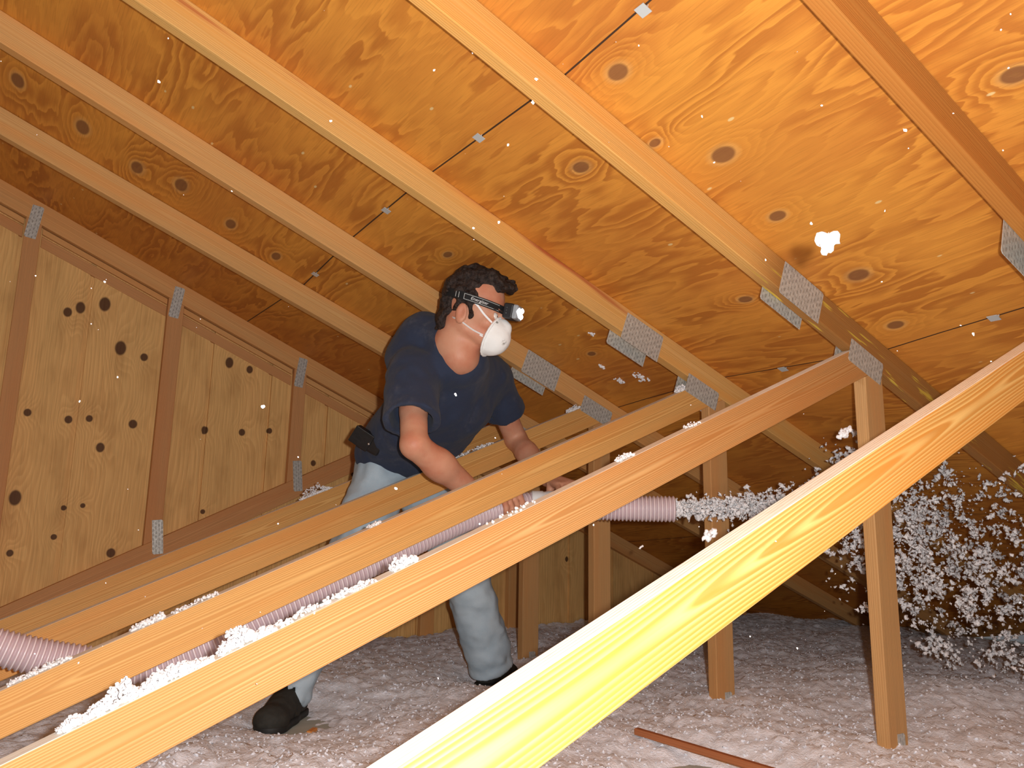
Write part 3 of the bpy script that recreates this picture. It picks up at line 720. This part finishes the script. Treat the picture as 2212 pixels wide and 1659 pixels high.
# sleeves
def sleeve(S, E, r0, r1, fr):
    D = E - S; d = D / np.linalg.norm(D); P = S + D * fr
    global g; G0 = g; g = Grid((.95, 1.98, .72), (1.86, 2.98, 1.36), .0058)
    g.cap(S, P + d * .05, r0, r1, .03); g.cap(P - d * .05, P + d * .10, r1 - .017, r1 - .014, .004, 'sub')
    g.plane(P, d, P - .2, P + .2, .003)
    g.noise(.005, 15., 17, 2); h_ = np.clip(.5 + .5 * (G0.F - g.F) / .02, 0, 1); G0.F = G0.F * (1 - h_) + g.F * h_ - .02 * h_ * (1 - h_); g = G0
g.noise(.006, 13., 3, 2, warp=(1, 1, .6))
sleeve(J['rsh'], J['relb'] + A([-.012, 0, 0]), .082, .086, .68); sleeve(J['lsh'], J['lelb'], .074, .078, .56)
g.noise(.003, 30., 7, 2, warp=(1, 1, .7))
# neckline and hem
nk = J['neck'] + A([.012, -.03, .03])
g.cap(NC + NN * .012, NC + NN * .13, .056, .062, .006, 'sub'); g.cap(TH1 + A([0, 0, .004]), TH2 + A([0, 0, .006]), .050, .042, .012, 'sub'); g.cap(NC + NN * .02 - f_ * .03, TH2 + A([0, 0, .012]), .054, .044, .012, 'sub')
hemn = A([.02, .62, -.78]); g.plane(J['pel'] + A([0, .02, -.045]), hemn, (1.0, 2.5, .70), (1.7, 2.99, .95), .004)
shirt = sobj('t_shirt', g, M_SHIRT, man)
# jeans
jn = NT('light_denim', .85, .15); o_ = jn.oc(False); na = jn.noise(o_, 500., 2); nb = jn.noise(o_, 8., 4)
jn.bump(jn.ma('ADD', na, jn.ma('MULTIPLY', jn.noise(o_, 25., 3), 1.5)), .6, .002)
M_JEAN = jn.col(jn.mix(jn.rng(nb, .3, .7), (.36, .46, .54), (.50, .60, .67)))
g = Grid((.82, 2.5, .02), (1.98, 2.99, 1.0), .0062)
g.cap(J['rhip'] + A([.03, .02, .03]), J['lhip'] + A([-.03, -.01, .03]), .118, .118, .04)
g.cap(J['pel'] + A([-.02, .02, .03]), J['pel'] + A([-.03, -.02, .09]), .12, .11, .04)
g.cap(J['rhip'], J['rkn'], .105, .082, .04); g.cap(J['rkn'], J['rank'] + A([.01, .005, .0]), .080, .078, .03)
g.cap(J['lhip'], J['lkn'], .105, .086, .04); g.cap(J['lkn'], J['lank'] + A([-.02, -.01, .0]), .090, .094, .03)
g.noise(.009, 12., 5, 2, warp=(1, 1, 1.4)); g.noise(.003, 34., 6, 1)
for s_, d in (('r', J['rank'] - J['rkn']), ('l', J['lank'] - J['lkn'])):
    d = d / np.linalg.norm(d); P = J[s_ + 'ank'] + A([0, 0, -.005]); g.plane(P, d + A([.15 if s_ == 'l' else -.3, 0, -.25 if s_ == 'l' else .0]), P - .14, P + .14, .004)
    g.cap(P - d * .03, P + d * .05, .066, .07, .004, 'sub')
g.plane((1.3, 2.6, .97), (0, .1, 1), (1., 2.3, .9), (1.6, 3., 1.1), .004)
g.plane((1.3, 2.585, .8), (0, -1, 0), (1., 2.45, .02), (1.8, 2.585, 1.), .004)
jeans = sobj('jeans', g, M_JEAN, man)
# shoes
M_SHOE = simple('black_shoe_suede', (.035, .033, .028), .75, .2, var=.35, sc=40, bump=.003); M_SOLE = simple('black_rubber', (.018, .018, .017), .6, .3)
def shoe(heel, toe, lab):
    heel = A(heel, float); toe = A(toe, float); d = toe - heel; Lg = np.linalg.norm(d); d /= Lg; n_ = A([-d[1], d[0], 0]); up = A([0, 0, 1.])
    lo_ = np.minimum(heel, toe) - .09; hi_ = np.maximum(heel, toe) + .09; lo_[2] = .002; hi_[2] = .19; B = lambda a_, b_, c_: heel + a_ * d * Lg + b_ * n_ + up * c_
    g = Grid(lo_, hi_, .0035)
    g.cap(B(.12, 0, .045), B(.45, 0, .045), .041, .043, .02); g.cap(B(.45, 0, .04), B(.86, .004, .036), .045, .043, .025)
    g.ell(B(.86, .004, .036), (.052, .052, .036), .02)
    g.cap(B(.16, 0, .06), B(.24, 0, .115), .040, .041, .03); g.cap(B(.3, 0, .08), B(.62, 0, .055), .034, .034, .03)
    g.cap(B(.22, 0, .10), B(.20, 0, .2), .030, .032, .006, 'sub')
    g.plane((0, 0, .016), (0, 0, -1), lo_ - .1, hi_ + .1, .003)
    g.noise(.002, 40., 3, 2); s = sobj('shoe', g, M_SHOE, man)
    g = Grid(lo_ - A([0, 0, .02]), hi_, .0035)
    g.cap(B(.1, 0, .012), B(.5, 0, .012), .046, .047, .01); g.cap(B(.5, 0, .012), B(.86, .004, .012), .049, .052, .02)
    g.plane((0, 0, .024), (0, 0, 1), lo_ - .1, hi_ + .1, .003); g.plane((0, 0, .001), (0, 0, -1), lo_ - .1, hi_ + .1, .003)
    sobj('sole', g, M_SOLE, s)
    for q in (.42, .52, .62): 
        p = catmull([B(q, -.028, .083 - (q - .4) * .11), B(q, 0, .096 - (q - .4) * .10), B(q, .028, .083 - (q - .4) * .11)], 5)
        V = []; F = []
        for i_, c_ in enumerate(p):
            for j_ in range(6): an = j_ * math.pi / 3; V.append(c_ + .003 * (math.cos(an) * d + math.sin(an) * up))
        for i_ in range(len(p) - 1):
            for j_ in range(6): F.append((i_ * 6 + j_, i_ * 6 + (j_ + 1) % 6, i_ * 6 + 6 + (j_ + 1) % 6, i_ * 6 + 6 + j_))
        mobj('lace', A(V), F, M_SOLE, s, True)
shoe((.985, 2.725, 0), (.805, 2.50, 0), '')
shoe((1.765, 2.80, 0), (1.97, 2.91, 0), '')
# phone pouch on the belt
M_POUCH = simple('black_leather', (.012, .012, .013), .35, .5, var=.3, sc=60, bump=.001)
def rbox(name, c, ax, ay, az, sx, sy_, sz, mat, parent, bev=.006):
    ax, ay, az = [A(q, float) / np.linalg.norm(q) for q in (ax, ay, az)]
    V = [A(c) + i * sx / 2 * ax + j * sy_ / 2 * ay + k * sz / 2 * az for i in (-1, 1) for j in (-1, 1) for k in (-1, 1)]
    F = [(0, 1, 3, 2), (4, 6, 7, 5), (0, 4, 5, 1), (2, 3, 7, 6), (0, 2, 6, 4), (1, 5, 7, 3)]
    o = mobj(name, A(V), F, mat, parent); b = o.modifiers.new('bevel', 'BEVEL'); b.width = bev; b.segments = 3; return o
px = .62 * r_ - .42 * u_ ; px = px - .0 * f_; py = -f_ * .8 - r_ * .35; py = py - py @ px * px / (px @ px); pz = np.cross(px, py)
PC = A([1.155, 2.605, .93]) - f_ * .055 - r_ * .01
po = rbox('belt_pouch', PC, px, py, pz, .115, .030, .062, M_POUCH, man, .009)
rbox('pouch_flap', PC + py / np.linalg.norm(py) * .016 - px / np.linalg.norm(px) * .02, px, py, pz, .075, .006, .066, M_POUCH, po, .003)
ball('snap_button', PC + py / np.linalg.norm(py) * .02 + px / np.linalg.norm(px) * .012, .005, simple('chrome', (.7, .7, .7), .2, .5, 1.), po)

# dust mask: cup over nose and mouth
g = Grid(H(.07, 0, -.09) - .11, H(.07, 0, -.09) + .11, .0028)
mrot = 1
mxx = hx * math.cos(.3) - hz * math.sin(.3); mzz = hz * math.cos(.3) + hx * math.sin(.3); MM = np.stack([mxx, hy, mzz])
mc = H(.067, 0, -.092)
g.ell(mc, (.068, .054, .064), .01, M=MM); g.cap(H(.105, 0, -.048), H(.118, 0, -.058), .013, .014, .015)
g.plane(mc + .006 * mxx, -mxx, mc - .12, mc + .12, .002)
g.noise(.0012, 45., 3, 2)
V, Q = g.mesh()
mk = NT('mask_felt', .9, .1); o_ = mk.oc(False); mk.bump(mk.noise(o_, 300., 3), .5, .001)
d_ = mk.vm('LENGTH', mk.vm('SUBTRACT', o_, tuple(H(.121, -.020, -.108)))); d2_ = mk.vm('LENGTH', mk.vm('SUBTRACT', o_, tuple(H(.094, -.035, -.052))))
mn_ = mk.noise(o_, 200., 3)
M_MASK = mk.col(mk.mix(mk.ma('MAXIMUM', mk.ma('MULTIPLY', mk.rng(d_, .014, .004), mk.rng(mn_, .4, .6)), mk.rng(d2_, .0055, .003)), (.84, .85, .84), (.30, .29, .26)))
mask = mobj('dust_mask', V, Q, M_MASK, man, True); mask['label'] = 'white cup shaped paper dust mask'
g = Grid(mc - .1, mc + .1, .0025)
for i in range(24):
    a0, a1 = i * math.pi / 12, (i + 1) * math.pi / 12
    P = lambda q: mc + .008 * mxx + .0555 * math.cos(q) * hy + .0655 * math.sin(q) * mzz
    g.cap(P(a0), P(a1), .0042, .0042, .001)
sobj('rim', g, M_MASK, mask)
def ribbon(name, pts, nrm, wd, th, mat, parent, n=14):
    p = catmull(pts, n); V = []; F = []
    for i in range(len(p)):
        t_ = p[min(i + 1, len(p) - 1)] - p[max(i - 1, 0)]; t_ /= np.linalg.norm(t_); nn = nrm(p[i]); nn = nn - nn @ t_ * t_; nn /= np.linalg.norm(nn); sd = np.cross(t_, nn)
        V += [p[i] + sd * wd / 2, p[i] + sd * wd / 2 + nn * th, p[i] - sd * wd / 2 + nn * th, p[i] - sd * wd / 2]
    for i in range(len(p) - 1):
        for j in range(4): F.append((i * 4 + j, i * 4 + (j + 1) % 4, i * 4 + 4 + (j + 1) % 4, i * 4 + 4 + j))
    F += [(0, 1, 2, 3)[::-1], tuple(len(V) - 4 + q for q in range(4))]
    return mobj(name, A(V), F, mat, parent, False)
outn = lambda p: (p - HC) / np.linalg.norm(p - HC)
M_STRAP = simple('white_elastic', (.82, .82, .82), .8, .2)
for sy in (-1, 1):
    ribbon('strap', [H(.083, sy * .050, -.056), H(.060, sy * .072, -.036), H(.035, sy * .081, -.012), H(.008, sy * .086, .006), H(-.03, sy * .078, .022), H(-.05, sy * .06, .03), H(-.06, sy * .02, .03)], outn, .006, .0016, M_STRAP, mask)
    ribbon('strap', [H(.062, sy * .050, -.098), H(.03, sy * .065, -.088), H(-.015, sy * .076, -.066), H(-.04, sy * .066, -.060), H(-.06, sy * .04, -.055), H(-.07, 0, -.05)], outn, .005, .0016, M_STRAP, mask)
rbox('staple_tab', H(.058, -.054, -.102), mxx, hy, mzz, .012, .003, .005, M_STRAP, mask, .001)
# headlamp: elastic band round the head, lamp housing on the forehead
def bandp(q, zo=0., e=0.): return H(-.010 + (.108 + e) * math.cos(q), (.091 + e) * math.sin(q), .008 - .016 * math.cos(q) + zo)
M_BAND = simple('black_elastic', (.015, .015, .016), .7, .2); M_LINE = simple('reflective_grey', (.45, .46, .45), .5, .4)
def ring(name, zo, wd, e, th, mat, parent, q0=0., q1=2 * math.pi, n=72):
    V = []; F = []; cl = abs(q1 - q0) > 6.2
    N = n if cl else n + 1
    for i in range(N):
        q = q0 + (q1 - q0) * i / n
        for (zz, ee) in ((zo - wd / 2, e), (zo + wd / 2, e), (zo + wd / 2, e + th), (zo - wd / 2, e + th)): V.append(bandp(q, zz, ee))
    for i in range(n):
        for j in range(4): F.append(tuple((k_ % len(V)) for k_ in (i * 4 + j, i * 4 + (j + 1) % 4, i * 4 + 4 + (j + 1) % 4, i * 4 + 4 + j)))
    if not cl: F += [(0, 1, 2, 3), tuple(len(V) - 1 - q for q in range(4))]
    return mobj(name, A(V), F, mat, parent)
lamp = ring('headlamp', 0., .025, 0., .002, M_BAND, man); lamp['label'] = 'black elastic headlamp band with grey edge lines, lamp lit'
for s0 in (-1, 1):
    q0, q1 = s0 * math.radians(22), s0 * math.radians(88)
    ring('edge_line', .0085, .0014, .002, .0004, M_LINE, lamp, q0, q1, 24); ring('edge_line', -.0085, .0014, .002, .0004, M_LINE, lamp, q0, q1, 24)
    ring('edge_line', 0., .018, .002, .0004, M_LINE, lamp, q1, q1 + s0 * .016, 2)
    ring('edge_line', 0., .018, .002, .0004, M_LINE, lamp, s0 * math.radians(98), s0 * math.radians(99), 2); ring('edge_line', 0., .018, .002, .0004, M_LINE, lamp, s0 * math.radians(104), s0 * math.radians(105), 2)
# lettering on the band, right side of the head
fc = bpy.data.curves.new('lettering', 'FONT'); fc.body = 'Energizer'; fc.size = .0135; fc.shear = .25; fc.align_x = 'CENTER'; fc.align_y = 'CENTER'; fc.extrude = .0001
to = bpy.data.objects.new('tmp', fc); C.objects.link(to); bpy.context.view_layer.update()
dg = bpy.context.evaluated_depsgraph_get(); tm = bpy.data.meshes.new_from_object(to.evaluated_get(dg)); bpy.data.objects.remove(to)
wd_ = max(abs(v.co.x) for v in tm.vertices)
for v in tm.vertices:
    q = math.radians(-62) + v.co.x / .097; p = bandp(q, v.co.y * 1., .0026 + v.co.z); v.co = Vector(p)
tm.materials.clear(); tm.materials.append(simple('print_white', (.7, .7, .7), .6, .2))
link(bpy.data.objects.new('lettering', tm), lamp)
lf = hx * math.cos(.0) ; lc = H(.120, 0, -.008)
rbox('lamp_housing', lc, hx, hy, hz, .034, .062, .048, simple('black_plastic', (.02, .02, .022), .4, .5), lamp, .006)
rbox('bezel', lc + .021 * hx, hx, hy, hz, .020, .058, .045, simple('grey_plastic', (.32, .35, .38), .35, .5), lamp, .006)
em = NT('lamp_lens_lit', .1, .5); em.col((.9, .9, .95)); em.b.inputs['Emission Color'].default_value = (.93, .96, 1, 1); em.b.inputs['Emission Strength'].default_value = 3.
for k_, (dy, dz, rd) in enumerate(((-.014, .001, .014), (.013, .009, .010), (.014, -.009, .010), (-.002, -.010, .008))): ball('bulb', lc + .028 * hx + dy * hy + dz * hz, (.010, rd, rd), em.m, lamp, HM)
for k_ in range(3): rbox('grip_mark', lc - .004 * hx - .0305 * hy + (k_ - 1) * .009 * hz, hx, hy, hz, .003, .001, .004, M_LINE, lamp, .0005)
sp = bpy.data.lights.new('headlamp_beam', 'SPOT'); sp.energy = 6; sp.spot_size = math.radians(50); sp.spot_blend = .8; sp.shadow_soft_size = .01; sp.color = (.9, .95, 1)
spo = bpy.data.objects.new('headlamp_beam', sp); C.objects.link(spo); spo.location = (lc + .05 * hx).tolist(); spo.rotation_euler = Vector(hx).to_track_quat('-Z', 'Y').to_euler()

# ------------------------------------------------------------------ panel clips in the plywood joints
clipspots = [(1.009, 1.049, 'metal panel clip on the plywood joint, nearest, at top centre'), (1.003, 1.675, 'metal panel clip on the plywood joint above and right of the hair'), (1.006, 2.258, 'metal panel clip on the plywood joint, between red-stained and next rafter'),
             (1.006, 2.903, 'metal panel clip on the plywood joint, farthest, in the dark rafter bay'), (2.252, .996, 'metal panel clip on the lower plywood joint near the right edge'), (2.257, 1.688, 'metal panel clip on the lower plywood joint, above the white-topped diagonal')]
V0, F0 = None, None
cm = None
for i, (x, y, lab) in enumerate(clipspots):
    if cm is None:
        V = [(-.018, -.022, -.006), (.018, -.022, -.006), (.018, .022, -.006), (-.018, .022, -.006), (-.018, -.022, -.0045), (.018, -.022, -.0045), (.018, .022, -.0045), (-.018, .022, -.0045),
             (-.0012, -.022, -.0045), (.0012, -.022, -.0045), (.0012, .022, -.0045), (-.0012, .022, -.0045), (-.0012, -.022, .004), (.0012, -.022, .004), (.0012, .022, .004), (-.0012, .022, .004)]
        q = [(3, 2, 1, 0), (4, 5, 6, 7), (0, 1, 5, 4), (1, 2, 6, 5), (2, 3, 7, 6), (3, 0, 4, 7)]
        cc = mobj('panel_clip', [(a_ * .72, b_ * .62, c_) for a_, b_, c_ in V], q + [tuple(v + 8 for v in f) for f in q], simple('clip_zinc', (.62, .66, .68), .4, .5, .3)); cm = cc
    else: cc = cm.copy(); C.objects.link(cc)
    cc.location = (x, y, deckz(x, y)); cc.rotation_euler = (0, math.atan(.37), 0); tag(cc, lab, 'clip', 'panel clips in the plywood joints')

# ------------------------------------------------------------------ stray fluff stuck to or floating under the roof deck, loose bits
def under(x, y, d=.006): return deckz(x, y) - d
ST = [(2.118, 2.246, .014, 14, 'wide fluff shred stuck to the plywood right of the shoulder'), (2.098, 2.346, .008, 7, 'small fluff shred stuck to the plywood left of the wide shred'), (1.99, 2.333, .005, 4, 'tiny fluff fleck on the plywood above the shoulder plate'), (1.817, 2.182, .005, 4, 'tiny fluff fleck on the plywood beside the shirt shoulder')]
for x, y, s, c_, lab in ST:
    cs = [A([x, y, under(x, y)]) + rng.normal(size=3) * A([s * 1.1, s * .8, .001]) for _ in range(c_ * 3)]
    for q in cs: q[2] = deckz(q[0], q[1]) - .004
    clump('insulation_shred', cs, [rng.uniform(.003, .006) for _ in cs], lab, group='fluff shreds on the plywood')
def airborne(px_, py_, t_): 
    d = f_ + r_ * (px_ - 1106) / 1704.5 - u_ * (py_ - 829.5) / 1704.5; return A([0, 0, ZC]) + d * t_
FLY = [((1.146 + .07, .775, 1.005), .012, 'bright white fluff tuft floating close to the lens under the right plywood')]
p = airborne(1785, 520, .95)
clump('floating_tuft', [p, p + A([.002, 0, .004]), p + A([-.002, 0, -.004])], [.0115, .0105, .0105], 'brightest white fluff tuft, floating under the plywood at right', hi=True)
for (x_, y_, t_, s_, lab) in ((1825, 935, 2.2, .014, 'forked white fluff tuft drifting left of the near post top'), (1385, 1182, 2.3, .004, 'tiny white fluff fleck drifting below the hose mouth'), (1530, 1155, 1.95, .011, 'white fluff tuft clinging beside the third post below the jet')):
    p = airborne(x_, y_, t_); clump('floating_tuft', [p + A([q * .35, -q * .2, q * .3]) * s_ for q in range(-3, 4)] + [p + rng.normal(size=3) * s_ * .5 for _ in range(6)], [rng.uniform(.45, .7) * s_ for _ in range(13)], lab)
# fine airborne dust caught by the flash
cs, ss = [], []
for _ in range(110):
    t_ = rng.uniform(.5, 1.9); p = airborne(rng.uniform(0, 2212), rng.uniform(0, 1500), t_)
    if p[2] > deckz(p[0], p[1]) - .03: continue
    if any(TR[q][0] - .02 < p[1] < TR[q][0] + .06 for q in TR): continue
    cs.append(p); ss.append(rng.uniform(.0006, .0013))
clump('airborne_dust', cs, ss, 'fine white dust specks hanging in the attic air', 'dust', kind='stuff')

# ------------------------------------------------------------------ wood scraps on the floor
def stick(name, p0, p1, wd, ht, mat, lab):
    p0 = A(p0); p1 = A(p1); d = p1 - p0; L_ = np.linalg.norm(d)
    V = [(i * L_ / 2, j * wd / 2, k * ht / 2) for i in (-1, 1) for j in (-1, 1) for k in (-1, 1)]
    o = mobj(name, V, [(0, 1, 3, 2), (4, 6, 7, 5), (0, 4, 5, 1), (2, 3, 7, 6), (0, 2, 6, 4), (1, 5, 7, 3)], mat)
    o.location = ((p0 + p1) / 2).tolist(); o.rotation_euler = Vector(d / L_).to_track_quat('X', 'Z').to_euler()
    b = o.modifiers.new('bevel', 'BEVEL'); b.width = .0015; return tag(o, lab, 'wood scrap')
M_STICK = lumber('stick_wood', (.42, .17, .07), (.3, .1, .04), 150., .5, knots=0.)
stick('wood_stick', (1.66, 1.80, .055), (1.70, 1.30, .045), .018, .018, M_STICK, 'long thin reddish wooden stick lying on the insulation at lower right')
stick('wood_chip', (.895, 2.37, .022), (.925, 2.40, .024), .016, .01, lumber('chip_wood', (.62, .3, .09), (.5, .2, .05), 150., .5, knots=0.), 'small orange wood chip on the floor beside the near shoe')
